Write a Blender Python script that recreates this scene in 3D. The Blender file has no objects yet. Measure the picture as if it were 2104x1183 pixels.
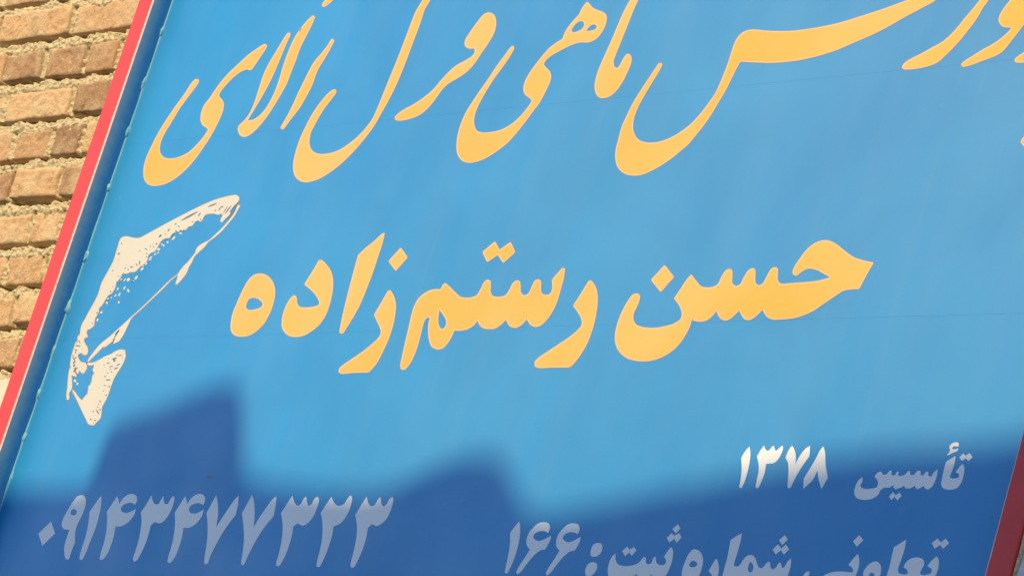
import bpy, math, random
import numpy as np
from mathutils import Vector, Matrix, noise
from mathutils.geometry import tessellate_polygon

scene = bpy.context.scene
C = bpy.context.collection
R = math.radians

# ------------------------------------------------------------------ camera
CX, CY = 1052.0, 591.5                       # centre of the photograph (2104 x 1183)
_h = np.array([-5550.0 - CX, 856.0 - CY])    # vanishing point of the wall's horizontals
_v = np.array([9666.0 - CX, -27344.0 - CY])  # vanishing point of the verticals
FPX = math.sqrt(-(_h @ _v))
XW = -np.array([*_h, FPX]); XW /= np.linalg.norm(XW)
ZW = np.array([*_v, FPX]); ZW /= np.linalg.norm(ZW)
YW = np.cross(ZW, XW)
CAM_D, CAM_Z = 2.866, 1.55                   # metres from the sign's face, eye height
RW = np.array([XW, YW, ZW])                  # camera vector -> world vector

cam_data = bpy.data.cameras.new('camera')
cam = bpy.data.objects.new('camera', cam_data); C.objects.link(cam)
cr = RW @ np.array([1, 0, 0]); cu = RW @ np.array([0, -1, 0]); cb = RW @ np.array([0, 0, -1])
cam.matrix_world = Matrix(((cr[0], cu[0], cb[0], 0), (cr[1], cu[1], cb[1], -CAM_D),
                           (cr[2], cu[2], cb[2], CAM_Z), (0, 0, 0, 1)))
cam_data.sensor_fit = 'HORIZONTAL'; cam_data.sensor_width = 36.0
cam_data.lens = 36.0 * FPX / 2104.0
cam_data.clip_start = 0.05; cam_data.clip_end = 500
scene.camera = cam

# ------------------------------------------------------------------ light
SUN_EL, SUN_AZ = 40.0, 0.6                   # elevation; degrees to the right of the wall's normal
sun_dir = Vector((math.sin(R(SUN_AZ)) * math.cos(R(SUN_EL)),
                  -math.cos(R(SUN_AZ)) * math.cos(R(SUN_EL)), math.sin(R(SUN_EL))))
world = bpy.data.worlds.new('World'); scene.world = world
world.use_nodes = True
wn = world.node_tree.nodes; wl = world.node_tree.links
bg = wn.get('Background') or wn.new('ShaderNodeBackground')
sky = wn.new('ShaderNodeTexSky'); sky.sky_type = 'NISHITA'; sky.sun_disc = False
sky.sun_elevation = R(SUN_EL); sky.sun_rotation = R(180 - SUN_AZ)
sky.air_density = 1.0; sky.dust_density = 0.4; sky.ozone_density = 5.0
wl.new(sky.outputs[0], bg.inputs[0]); bg.inputs[1].default_value = 0.15
ld = bpy.data.lights.new('sun', 'SUN'); ld.energy = 2.58; ld.angle = R(0.53); ld.color = (1.0, 0.78, 0.44)
sun = bpy.data.objects.new('sun', ld); C.objects.link(sun)
sun.rotation_euler = sun_dir.to_track_quat('Z', 'Y').to_euler()
sun.location = (-3, -6, 9)
scene.view_settings.view_transform = 'Standard'
scene.view_settings.look = 'None'
scene.view_settings.exposure = 1.34
scene.view_settings.gamma = 1.0
scene.view_settings.use_curve_mapping = False

# ------------------------------------------------------------------ helpers
def ray(px, py):
    d = np.array([px - CX, py - CY, FPX]); return RW @ d
def hit(px, py, y=0.0):
    """photo pixel -> point of the plane y = const (parallel to the wall)"""
    r = ray(px, py); t = (y + CAM_D) / r[1]
    return (r[0] * t, y, r[2] * t + CAM_Z)

def tag(o, label=None, cat=None, group=None, kind=None):
    for k, v in (('label', label), ('category', cat), ('group', group), ('kind', kind)):
        if v: o[k] = v
    return o
def empty(name, loc=(0, 0, 0)):
    o = bpy.data.objects.new(name, None); o.location = loc; o.empty_display_size = 0.1
    C.objects.link(o); return o
def mesh_obj(name, verts, faces, mats, parent=None, midx=None, smooth=False):
    me = bpy.data.meshes.new(name)
    me.from_pydata([tuple(v) for v in verts], [], [tuple(f) for f in faces])
    for m in (mats if isinstance(mats, (list, tuple)) else [mats]): me.materials.append(m)
    if midx is not None: me.polygons.foreach_set('material_index', midx)
    if smooth: me.polygons.foreach_set('use_smooth', [True] * len(me.polygons))
    me.update()
    o = bpy.data.objects.new(name, me); C.objects.link(o)
    if parent:
        o.parent = parent; o.matrix_parent_inverse = Matrix.Translation(-parent_loc(parent))
    return o
def parent_loc(p):                           # meshes keep world coordinates; only the Empties stand elsewhere
    return p.location.copy() if p.type == 'EMPTY' else Vector((0, 0, 0))
def box(x0, x1, y0, y1, z0, z1):
    v = [(x, y, z) for x in (x0, x1) for y in (y0, y1) for z in (z0, z1)]
    f = [(0, 1, 3, 2), (4, 6, 7, 5), (0, 4, 5, 1), (2, 3, 7, 6), (0, 2, 6, 4), (1, 5, 7, 3)]
    return v, f
def boxes(lst):
    V, F = [], []
    for b in lst:
        v, f = box(*b); n = len(V); V += v; F += [tuple(i + n for i in q) for q in f]
    return V, F
def extrude(prof, axis, a, b, closed=True):
    """profile of 2-D points swept along an axis ('x': profile in yz, 'z': profile in xy, 'y': profile in xz)"""
    def P(p, t):
        return (t, p[0], p[1]) if axis == 'x' else (p[0], p[1], t) if axis == 'z' else (p[0], t, p[1])
    n = len(prof); V = [P(p, a) for p in prof] + [P(p, b) for p in prof]
    F = [(i, (i + 1) % n, n + (i + 1) % n, n + i) for i in range(n if closed else n - 1)]
    if closed: F += [tuple(range(n - 1, -1, -1)), tuple(range(n, 2 * n))]
    return V, F

# ------------------------------------------------------------------ materials
class M:
    def __init__(s, name, rough=0.6, spec=0.4):
        s.m = bpy.data.materials.new(name); s.m.use_nodes = True
        s.t = s.m.node_tree; s.n = s.t.nodes
        s.b = s.n['Principled BSDF']; s.b.inputs['Roughness'].default_value = rough
        s.b.inputs['Specular IOR Level'].default_value = spec
        s.tc = s.n.new('ShaderNodeTexCoord')
    def link(s, a, b): s.t.links.new(a, b)
    def noise(s, scale, detail=4, rough=0.55, coord='Object', stretch=None, dist=0.0):
        n = s.n.new('ShaderNodeTexNoise'); n.inputs['Scale'].default_value = scale
        n.inputs['Detail'].default_value = detail; n.inputs['Roughness'].default_value = rough
        n.inputs['Distortion'].default_value = dist
        src = s.tc.outputs[coord]
        if stretch:
            mp = s.n.new('ShaderNodeMapping'); mp.inputs['Scale'].default_value = stretch
            s.link(src, mp.inputs[0]); src = mp.outputs[0]
        s.link(src, n.inputs['Vector']); return n.outputs['Fac']
    def voro(s, scale, feature='F1'):
        n = s.n.new('ShaderNodeTexVoronoi'); n.inputs['Scale'].default_value = scale; n.feature = feature
        s.link(s.tc.outputs['Object'], n.inputs['Vector']); return n.outputs['Distance']
    def ramp(s, fac, stops):
        r = s.n.new('ShaderNodeValToRGB'); e = r.color_ramp.elements
        while len(e) < len(stops): e.new(0.5)
        for el, (p, c) in zip(e, stops):
            el.position = p; el.color = (*c, 1) if len(c) == 3 else c
        s.link(fac, r.inputs[0]); return r.outputs[0]
    def mix(s, fac, a, b, mode='MIX'):
        n = s.n.new('ShaderNodeMix'); n.data_type = 'RGBA'; n.blend_type = mode
        for v, i in ((fac, 0), (a, 6), (b, 7)):
            if isinstance(v, (int, float)): n.inputs[i].default_value = v
            elif isinstance(v, tuple): n.inputs[i].default_value = (*v, 1)
            else: s.link(v, n.inputs[i])
        return n.outputs[2]
    def color(s, c):
        if isinstance(c, tuple): s.b.inputs['Base Color'].default_value = (*c, 1)
        else: s.link(c, s.b.inputs['Base Color'])
    def rough(s, o): s.link(o, s.b.inputs['Roughness'])
    def bump(s, h, strength=0.3, dist=0.01, prev=None):
        b = s.n.new('ShaderNodeBump'); b.inputs['Strength'].default_value = strength
        b.inputs['Distance'].default_value = dist; s.link(h, b.inputs['Height'])
        if prev: s.link(prev, b.inputs['Normal'])
        s.link(b.outputs[0], s.b.inputs['Normal']); return b.outputs[0]
G3 = lambda a: (a, a, a)

def mat_brick():
    k = M('brick', 0.92, 0.15)
    oi = k.n.new('ShaderNodeObjectInfo')
    base = k.ramp(oi.outputs['Random'], [(0.0, (0.53, 0.325, 0.155)), (0.5, (0.56, 0.365, 0.19)), (1.0, (0.54, 0.315, 0.15))])
    at = k.n.new('ShaderNodeAttribute'); at.attribute_type = 'OBJECT'; at.attribute_name = 'burnt'
    base = k.mix(at.outputs['Fac'], base, (0.19, 0.10, 0.055))
    n1 = k.ramp(k.noise(38, 6, 0.62, dist=0.3), [(0.30, (0.66, 0.58, 0.50)), (0.46, (1, 1, 1)), (0.72, (1.10, 1.1, 1.06))])
    base = k.mix(0.8, base, n1, 'MULTIPLY')
    sp = k.ramp(k.noise(210, 3, 0.6), [(0.60, G3(0)), (0.70, G3(1))])
    base = k.mix(k.mix(0.6, G3(0), sp), base, (0.64, 0.49, 0.30))
    dk = k.ramp(k.noise(160, 4, 0.7), [(0.33, G3(1)), (0.40, G3(0))])
    base = k.mix(k.mix(0.55, G3(0), dk), base, (0.16, 0.085, 0.05))
    mo = k.ramp(k.noise(16, 5, 0.65), [(0.48, G3(0)), (0.64, G3(1))])
    base = k.mix(k.mix(0.6, G3(0), mo), base, (0.56, 0.43, 0.25))
    k.color(base)
    p = k.bump(k.noise(380, 4, 0.75), 0.9, 0.0022)
    k.bump(k.noise(110, 5, 0.7), 0.7, 0.005, p)
    return k.m
def mat_mortar():
    k = M('mortar', 0.95, 0.1)
    n = k.noise(150, 5, 0.7)
    c = k.ramp(n, [(0.27, (0.22, 0.15, 0.075)), (0.38, (0.51, 0.40, 0.225)), (0.58, (0.58, 0.47, 0.28)), (0.75, (0.62, 0.53, 0.34))])
    g = k.ramp(k.noise(60, 3, 0.6), [(0.4, (1, 1, 1)), (0.7, (0.82, 0.86, 0.84))])
    k.color(k.mix(1.0, c, g, 'MULTIPLY'))
    p = k.bump(k.noise(320, 4, 0.75), 0.8, 0.003)
    k.bump(k.voro(230), 0.5, 0.002, p)
    return k.m
def mat_farwall():
    k = M('brickwork', 0.92, 0.15)
    b = k.n.new('ShaderNodeTexBrick')
    mp = k.n.new('ShaderNodeMapping'); mp.inputs['Rotation'].default_value = (R(90), 0, 0)
    k.link(k.tc.outputs['Object'], mp.inputs[0]); k.link(mp.outputs[0], b.inputs[0])
    b.inputs['Scale'].default_value = 1.0; b.inputs['Brick Width'].default_value = 0.226
    b.inputs['Row Height'].default_value = 0.07; b.inputs['Mortar Size'].default_value = 0.009
    b.inputs['Mortar Smooth'].default_value = 0.3
    b.inputs[1].default_value = (0.46, 0.26, 0.13, 1); b.inputs[2].default_value = (0.38, 0.20, 0.10, 1)
    b.inputs[3].default_value = (0.48, 0.39, 0.23, 1)
    n1 = k.ramp(k.noise(38, 6, 0.62), [(0.34, (0.62, 0.55, 0.48)), (0.55, (1, 1, 1))])
    k.color(k.mix(0.85, b.outputs[0], n1, 'MULTIPLY'))
    inv = k.n.new('ShaderNodeMath'); inv.operation = 'SUBTRACT'; inv.inputs[0].default_value = 1.0
    k.link(b.outputs[1], inv.inputs[1])
    p = k.bump(k.noise(120, 5, 0.7), 0.5, 0.004)
    k.bump(inv.outputs[0], 1.0, 0.012, p)
    return k.m
def mat_plaster(name, a, b_):
    k = M(name, 0.85, 0.2)
    k.color(k.ramp(k.noise(9, 7, 0.65), [(0.3, a), (0.7, b_)]))
    k.bump(k.noise(130, 5, 0.6), 0.35, 0.003)
    return k.m
def mat_panel():
    k = M('blue_enamel', 0.42, 0.26)
    base = k.ramp(k.noise(1.7, 3, 0.5), [(0.35, (0.014, 0.203, 0.470)), (0.65, (0.019, 0.219, 0.480))])
    # dust washed down in streaks, heavier towards one end of the board
    st = k.ramp(k.noise(3.0, 6, 0.6, stretch=(5.0, 1, 0.55)), [(0.38, G3(0)), (0.78, G3(1))])
    sx = k.n.new('ShaderNodeSeparateXYZ'); k.link(k.tc.outputs['Object'], sx.inputs[0])
    mr = k.n.new('ShaderNodeMapRange'); mr.inputs[1].default_value = -4.7; mr.inputs[2].default_value = -2.9
    mr.inputs[3].default_value = 0.0; mr.inputs[4].default_value = 0.22
    k.link(sx.outputs[0], mr.inputs[0])
    zr = k.n.new('ShaderNodeMapRange'); zr.inputs[1].default_value = 2.55; zr.inputs[2].default_value = 3.15
    zr.inputs[3].default_value = 0.35; zr.inputs[4].default_value = 1.0
    k.link(sx.outputs[2], zr.inputs[0])
    mm = k.n.new('ShaderNodeMath'); mm.operation = 'MULTIPLY'; k.link(mr.outputs[0], mm.inputs[0]); k.link(zr.outputs[0], mm.inputs[1])
    m2 = k.n.new('ShaderNodeMath'); m2.operation = 'MULTIPLY_ADD'; k.link(st, m2.inputs[0])
    m2.inputs[1].default_value = 0.07; k.link(mm.outputs[0], m2.inputs[2])
    base = k.mix(m2.outputs[0], base, (0.25, 0.29, 0.33))
    sp = k.ramp(k.noise(23, 2, 0.5), [(0.735, G3(0)), (0.78, G3(1))])
    base = k.mix(k.mix(0.14, G3(0), sp), base, (0.34, 0.33, 0.30))
    bl = k.ramp(k.noise(4.5, 6, 0.62, dist=0.6), [(0.40, (0.90, 0.93, 0.95)), (0.55, (1, 1, 1)), (0.72, (1.0, 1.05, 1.06))])
    base = k.mix(0.8, base, bl, 'MULTIPLY')
    run = k.ramp(k.noise(9.0, 5, 0.65, stretch=(6.0, 1, 0.22)), [(0.58, G3(0)), (0.74, G3(1))])
    base = k.mix(k.mix(0.05, G3(0), run), base, (0.30, 0.36, 0.40))
    sc = k.ramp(k.noise(75, 3, 0.6, stretch=(1.0, 1, 0.35)), [(0.745, G3(0)), (0.765, G3(1))])
    base = k.mix(k.mix(0.35, G3(0), sc), base, (0.20, 0.30, 0.38))
    k.color(base)
    k.rough(k.ramp(k.noise(6, 5, 0.6), [(0.3, G3(0.36)), (0.7, G3(0.58))]))
    p = k.bump(k.noise(2.2, 2, 0.4), 0.25, 0.02)
    k.bump(k.noise(500, 2, 0.5), 0.05, 0.0006, p)
    return k.m
def mat_print(name, col, var=0.9, rough=0.5):
    k = M(name, rough, 0.35)
    d = tuple(c * var for c in col)
    k.color(k.ramp(k.noise(5.5, 4, 0.6), [(0.38, d), (0.62, col)]))
    return k.m
def mat_yellow():
    k = M('yellow_print', 0.5, 0.35)
    fade = k.ramp(k.noise(3.2, 3, 0.5), [(0.42, G3(0)), (0.60, G3(1))])
    c = k.mix(k.mix(0.75, G3(0), fade), (0.515, 0.325, 0.048), (0.54, 0.365, 0.095))
    worn = k.ramp(k.noise(55, 5, 0.75), [(0.66, G3(0)), (0.72, G3(1))])
    c = k.mix(k.mix(0.35, G3(0), worn), c, (0.50, 0.40, 0.22))
    k.color(c); k.rough(k.ramp(k.noise(9, 4, 0.6), [(0.3, G3(0.42)), (0.7, G3(0.62))]))
    k.bump(k.noise(420, 2, 0.5), 0.06, 0.0006); return k.m
def mat_paint(name, col, rough=0.5, worn=None):
    k = M(name, rough, 0.35)
    c = k.ramp(k.noise(14, 5, 0.6), [(0.35, tuple(v * 0.9 for v in col)), (0.65, col)])
    if worn:
        w = k.ramp(k.noise(70, 4, 0.7), [(0.66, G3(0)), (0.70, G3(1))]); c = k.mix(w, c, worn)
    k.color(c); k.bump(k.noise(200, 3, 0.6), 0.12, 0.001)
    return k.m
def mat_inner():
    k = M('overspray', 0.75, 0.2)
    sx = k.n.new('ShaderNodeSeparateXYZ'); k.link(k.tc.outputs['Object'], sx.inputs[0])
    mr = k.n.new('ShaderNodeMapRange'); mr.inputs[1].default_value = -0.031; mr.inputs[2].default_value = 0.0
    k.link(sx.outputs[1], mr.inputs[0])
    n = k.noise(60, 5, 0.7)
    ad = k.n.new('ShaderNodeMath'); ad.operation = 'MULTIPLY_ADD'; k.link(n, ad.inputs[0]); ad.inputs[1].default_value = 0.5
    k.link(mr.outputs[0], ad.inputs[2])
    k.color(k.ramp(ad.outputs[0], [(0.2, (0.40, 0.46, 0.43)), (0.75, (0.13, 0.31, 0.43)), (1.0, (0.05, 0.24, 0.44))]))
    k.bump(k.noise(300, 3, 0.6), 0.2, 0.001)
    return k.m
def mat_ground():
    k = M('asphalt', 0.9, 0.2)
    k.color(k.ramp(k.noise(25, 6, 0.7), [(0.3, G3(0.06)), (0.7, (0.13, 0.12, 0.105))]))
    k.bump(k.noise(180, 4, 0.7), 0.4, 0.004); return k.m

MB = mat_brick(); MM = mat_mortar(); MF = mat_farwall()
MP = mat_plaster('cream_plaster', (0.50, 0.43, 0.33), (0.60, 0.53, 0.42))
MPP = mat_plaster('pale_render', (0.40, 0.41, 0.42), (0.48, 0.49, 0.50))
MPAN = mat_panel()
MYEL = mat_yellow()
MCRM = mat_print('cream_outline', (0.56, 0.43, 0.27), 0.96)
MBRN = mat_print('brown_outline', (0.22, 0.20, 0.21), 0.96)
MWHT = mat_print('white_print', (0.65, 0.66, 0.65), 0.97)
MFSH = mat_print('fish_print', (0.51, 0.475, 0.395), 0.96)
MBLM = mat_print('blue_mark', (0.10, 0.14, 0.20), 0.9)
MRED = mat_paint('red_paint', (0.55, 0.040, 0.036), 0.6)
MPRI = mat_paint('bare_primer', (0.60, 0.45, 0.40), 0.6, (0.50, 0.08, 0.07))
MPEA = mat_paint('peach_edge', (0.58, 0.27, 0.16), 0.6)
MINN = mat_inner()
MEDG = mat_paint('pale_blue_edge', (0.13, 0.36, 0.45), 0.6)
MSCR = mat_paint('painted_screw', (0.12, 0.34, 0.44), 0.6, (0.30, 0.33, 0.32))
MGRD = mat_ground()
MHOU = mat_plaster('house_plaster', (0.20, 0.21, 0.23), (0.27, 0.28, 0.30))
MDRK = mat_paint('dark_window', (0.03, 0.035, 0.04), 0.2)
MDOR = mat_paint('door_paint', (0.10, 0.12, 0.11), 0.5)

# ------------------------------------------------------------------ ground
g = mesh_obj('ground', [(-60, -60, 0), (60, -60, 0), (60, 60, 0), (-60, 60, 0)], [(0, 1, 2, 3)], MGRD)
tag(g, 'grey dusty asphalt street at the foot of the walls', 'street', kind='structure')

# ------------------------------------------------------------------ brick wall
Z0 = CAM_Z
WALL_Y = 0.026                              # mean plane of the brick faces behind the sign
COURSE = 0.07
def wallx(px, py): return hit(px, py, WALL_Y)[0]
# bottom of each visible course (photo, at x = 100) -> mean level, regular courses
ybot = [72, 157, 241, 318, 405, 499, 582, 667, 747]
zb = [hit(100, y, WALL_Y)[2] for y in ybot]
k_ = np.arange(9); A_ = np.polyfit(k_, zb, 1)
def course_bottom(i):                       # i = 0 is the topmost fully seen course, grows downwards
    z = A_[1] + A_[0] * i
    if 0 <= i < 9: z = 0.5 * z + 0.5 * zb[i]
    return z
CH = -A_[0]
BH = CH * 0.70                              # brick height, rest is the bed joint
DADO_Z = course_bottom(8) - 0.022
# joints seen in the photograph (px, py) per course
seen = {0: [(7, 38), (156, 22)], 1: [(15, 125), (91, 122), (174, 115), (242, 112)], 2: [(12, 213), (149, 205)],
        3: [(24, 300), (103, 292), (164, 290)], 4: [(26, 372), (126, 368)], 5: [(58, 470), (117, 478)],
        6: [(88, 555)], 7: [(29, 640)], 8: [(38, 722)]}
burnt = {(1, 1): .55, (1, 2): .5, (1, 3): .4, (3, 2): .7, (2, 2): .6, (4, 0): .6, (4, 2): .5, (5, 2): .1, (8, 1): .15}
wall = empty('brick_wall', (-4.0, 0.3, 0)); 
tag(wall, 'rough sandy orange brick wall with thick gritty mortar behind the blue signboard', 'wall')
rnd = random.Random(7)
rnd_np = np.random.RandomState(5)
JW = 0.013
joints = {}
bricks = []                                  # (x0, x1, zb, zt, burnt)
XL, XR = -6.15, -4.80
for i in range(-13, 9):
    z = course_bottom(i)
    js = sorted(wallx(*p) for p in seen.get(i, []))
    if not js: js = [XL + 0.4 + rnd.uniform(0, .22)]
    marks = list(js)
    x = js[0]; left = []
    while x > XL:
        x -= rnd.choice([0.226, 0.226, 0.113]) * rnd.uniform(.97, 1.03); left.append(x)
    x = js[-1]; right = []
    while x < XR:
        x += rnd.choice([0.226, 0.226, 0.113]) * rnd.uniform(.97, 1.03); right.append(x)
    allj = left[::-1] + marks + right
    joints[round(float(z), 4)] = np.array(allj)
    off = len(left) - 1
    for j in range(len(allj) - 1):
        bricks.append((allj[j], allj[j + 1], z, z + BH, burnt.get((i, j - off), 0.35 * rnd.random() ** 3 if 0 <= i < 9 else 0.8 * rnd.random() ** 3)))
def fbm(p, o=4, l=2.1, g=.5):
    a, s, f = 1, 0, 1
    for _ in range(o):
        s += a * noise.noise(p * f); a *= g; f *= l
    return s
def brick_mesh(x0, x1, z0, z1, seed):
    vis = (x1 > -5.56 and x0 < -5.0 and z0 > DADO_Z - .1 and z1 < 3.6)
    st = 0.0032 if vis else 0.012
    x0 += JW / 2 * rnd.uniform(.6, 1.4); x1 -= JW / 2 * rnd.uniform(.6, 1.4)
    z0 += rnd.uniform(-.0025, .0025); z1 += rnd.uniform(-.004, .002)
    nx = max(6, int((x1 - x0) / st)); nz = max(4, int((z1 - z0) / st))
    face = WALL_Y + rnd.uniform(-.0035, .003); tilt = rnd.uniform(-.012, .012); tz = rnd.uniform(-.03, .03)
    o = Vector((seed * 3.71, seed * 1.93, seed * .77))
    V, idx = [], {}
    cx, cz = (x0 + x1) / 2, (z0 + z1) / 2
    rot = rnd.uniform(-.012, .012); lean = -.17 + rnd.uniform(-.07, .07)   # hand-laid bricks, none quite square
    for a in range(nx + 1):
        for b in range(nz + 1):
            x = x0 + (x1 - x0) * a / nx; z = z0 + (z1 - z0) * b / nz
            ex = min(x - x0, x1 - x); ez = min(z - z0, z1 - z)
            p = Vector((x * 26, 0, z * 26)) + o
            R_ = 0.0024 + 0.0020 * noise.noise(p * .7)
            rx = max(0, 1 - ex / R_); rz = max(0, 1 - ez / R_)
            rr = min(1.0, math.hypot(rx, rz))
            y = face + R_ * 0.8 * (1 - math.sqrt(max(0, 1 - rr * rr))) + tilt * (x - cx) + tz * (z - cz)
            y += 0.0020 * fbm(p * .6, 3) + 0.0014 * fbm(p * 4.2 + o, 4)
            dent = noise.noise(p * 1.4 + Vector((9, 3, 1)))
            if dent > .40: y += (dent - .40) * 0.012
            jx = 0.0022 * noise.noise(p * 1.1 + Vector((0, 5, 0))); jz = 0.0030 * noise.noise(p * .9 + Vector((0, 9, 0)))
            # rounded corners
            if rr > .95 and rx > 0 and rz > 0:
                s = .35 * R_; x += s * (1 if x < cx else -1) * rz * .6; z += s * (1 if z < cz else -1) * rx * .6
            V.append((x + jx + (rot + lean) * (z - cz), y, z + jz + rot * (x - cx)))
    w = nz + 1
    F = [(a * w + b, (a + 1) * w + b, (a + 1) * w + b + 1, a * w + b + 1) for a in range(nx) for b in range(nz)]
    ring = [a * w for a in range(nx + 1)] + [nx * w + b for b in range(1, w)] + \
           [a * w + nz for a in range(nx - 1, -1, -1)] + [b for b in range(nz - 1, 0, -1)]
    n0 = len(V); V += [(V[i][0], WALL_Y + 0.06, V[i][2]) for i in ring]; m = len(ring)
    F += [(ring[i], n0 + i, n0 + (i + 1) % m, ring[(i + 1) % m]) for i in range(m)]
    return V, F
for n, (x0, x1, z0, z1, bt) in enumerate(bricks):
    V, F = brick_mesh(x0, x1, z0, z1, n + 1)
    o = mesh_obj('brick', V, F, MB, wall, smooth=True)
    o['burnt'] = float(bt)

def mortar_sheet(xa, xb, za, zc, st):
    nx = int((xb - xa) / st); nz = int((zc - za) / st)
    xs = np.linspace(xa, xb, nx + 1); zs = np.linspace(za, zc, nz + 1)
    lv = np.array([course_bottom(i) for i in range(-14, 10)])
    rec = np.zeros((nx + 1, nz + 1)); jh = CH - BH
    for j, z in enumerate(zs):
        d = lv - z; d = d[d >= 0]
        t = d.min() if len(d) else jh * 2                     # distance below the brick above
        u = t / jh
        zb_ = lv[lv <= z].max() if (lv <= z).any() else -9    # bottom of the brick at this level
        je = joints.get(round(float(zb_), 4))
        dx = np.abs(xs[:, None] + .17 * (z - zb_ - BH / 2) - je[None, :]).min(1) if je is not None else np.full(nx + 1, .1)
        if t <= jh:                                            # bed joint: dark slot, then flush mortar
            rec[:, j] = 10 + u
        else:                                                  # smeared over the edges of the brick
            inside = np.minimum(np.maximum(0, dx - .006), t - jh)
            rec[:, j] = np.where(dx < .006, .0055, .001 + np.minimum(.012, inside * .36))
    V = np.zeros(((nx + 1) * (nz + 1), 3)); q = 0
    for a, x in enumerate(xs):
        for j, z in enumerate(zs):
            p = Vector((x, 0, z))
            w = noise.noise(Vector((x * 30, 5, z * 12)))       # uneven depth of the dark slot
            r = rec[a, j]
            if r >= 10:
                u = r - 10; th = min(.55, max(.06, .36 + .34 * w + .10 * noise.noise(Vector((x * 90, 2, z * 12)))))
                r = 0.032 if u < th else .0006
            e = r + 0.0030 * noise.noise(p * 26) + 0.0026 * noise.noise(p * 105) + 0.0028 * noise.noise(p * 205) + .0016 * noise.noise(p * 330)
            V[q] = (x + .0015 * noise.noise(p * 170), WALL_Y + 0.001 + max(-.005, e), z + .0018 * noise.noise(p * 120 + Vector((4, 4, 4)))); q += 1
    w = nz + 1
    I = np.arange(nx)[:, None] * w + np.arange(nz)[None, :]
    F = np.stack([I, I + w, I + w + 1, I + 1], -1).reshape(-1, 4)
    return V, F
def fast_mesh(name, V, F, mat, parent):
    me = bpy.data.meshes.new(name)
    me.vertices.add(len(V)); me.vertices.foreach_set('co', V.ravel())
    me.loops.add(F.size); me.loops.foreach_set('vertex_index', F.ravel().astype(np.int32))
    me.polygons.add(len(F)); me.polygons.foreach_set('loop_start', np.arange(0, F.size, 4, dtype=np.int32))
    me.update(calc_edges=True); me.materials.append(mat)
    o = bpy.data.objects.new(name, me); C.objects.link(o); o.parent = parent
    o.matrix_parent_inverse = Matrix.Translation(-Vector(parent_loc(parent)))
    return o
V, F = mortar_sheet(-5.60, -4.93, DADO_Z - .03, 3.62, 0.0019)
tag(fast_mesh('mortar', V, F, MM, wall), kind='stuff')
for a in ((-6.15, -5.602, DADO_Z - .03, 4.35, .012), (-5.60, -4.93, 3.622, 4.35, .012), (-4.928, -4.78, DADO_Z - .03, 4.35, .012)):
    V, F = mortar_sheet(*a); tag(fast_mesh('mortar', V, F, MM, wall), kind='stuff')
V, F = boxes([(-9.0, -6.152, WALL_Y + .006, .5, DADO_Z - .05, 4.6), (-4.778, 3.0, WALL_Y + .006, .5, DADO_Z - .05, 4.6),
              (-6.152, -4.778, WALL_Y + .035, .5, DADO_Z - .05, 4.6)])
mesh_obj('wall_core', V, F, MF, wall)
V, F = boxes([(-9.0, 3.0, WALL_Y + .02, .5, -0.02, DADO_Z - .0505)])
mesh_obj('wall_foot', V, F, MM, wall)
V, F = boxes([(-9.05, 3.05, WALL_Y - .03, .55, 4.602, 4.68)])
mesh_obj('coping', V, F, MP, wall)

# plaster coat on the foot of the wall
def plaster_field(x0, x1, z0, z1):
    n, m = 160, 40; V, F = [], []
    for i in range(n + 1):
        x = x0 + (x1 - x0) * i / n
        e = .004 * noise.noise(Vector((x * 16, 1, 0))) + .003 * noise.noise(Vector((x * 50, 4, 0)))
        for j in range(m + 1):
            z = z0 + (z1 + e - z0) * j / m
            V.append((x, WALL_Y - .004 + .003 * noise.noise(Vector((x * 7, 3, z * 7))), z))
        V.append((x, WALL_Y + .03, z1 + e + .002))
    w = m + 2
    for i in range(n):
        for j in range(m + 1):
            q = i * w + j; F.append((q, q + w, q + w + 1, q + 1))
    return V, F
dado = empty('plaster_dado', (-6.4, 0.02, 0))
tag(dado, 'pale cream plaster coat on the foot of the wall below the last brick course', 'plaster')
V, F = plaster_field(-9.0, -2.79, -0.01, DADO_Z); mesh_obj('plaster_field', V, F, MP, dado)

# ------------------------------------------------------------------ signboard
EL = np.mean([hit(356.6, 0)[0], hit(81.4, 800)[0]])       # left edge of the panel
_lo, _hi = .01, .06                          # how far the frame stands proud: its inner side ends on that edge
for _ in range(40):
    PROUD = (_lo + _hi) / 2
    if np.mean([hit(316, 0, -PROUD)[0], hit(41.2, 800, -PROUD)[0]]) > EL - .0005: _hi = PROUD
    else: _lo = PROUD
def frx(px, py): return hit(px, py, -PROUD)[0]
L_out = np.mean([frx(287, 0), frx(10.6, 800)]); L_in = np.mean([frx(316, 0), frx(41.2, 800)])
R_in = np.mean([frx(2102.6, 878), frx(2020.5, 1183)])
FW = L_in - L_out
R_out = np.mean([frx(2072.8, 1183), frx(2102.5, 1066)])
PIER_Y = -PROUD + .003                       # rendered pier that the far upright is bedded against
S_BOT, S_TOP = Z0 + 0.76, Z0 + 2.15
sign = empty('signboard', ((EL + R_in) / 2, 0.0, S_BOT - FW))
tag(sign, 'large blue metal signboard with yellow Persian lettering, a fish and a red frame', 'signboard')
V, F = [], []
xp = R_out + .0005; n = 420; prof_n = 9
for j in range(n + 1):
    z = -.01 + 4.6 * j / n
    q = .0022 * noise.noise(Vector((1.3, 0, z * 45))) + .0018 * noise.noise(Vector((2.3, 0, z * 130)))
    q2 = .003 * noise.noise(Vector((5.3, 0, z * 60)))
    for k, (dx, dy) in enumerate(((.0, .05), (.0, .006), (.0014 + q * .5, .0008), (.003 + q * .6, .001), (.0045 + q * .6, .0035), (.006 + q2 * .6, .004), (.009 + q2 * .6, .0), (.05, 0.0), (.7, 0.0))):
        g_ = .0012 * noise.noise(Vector((k * 2.1, 3, z * 160))) if 1 <= k <= 6 else 0
        V.append((xp + dx, PIER_Y + dy + g_, z))
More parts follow.
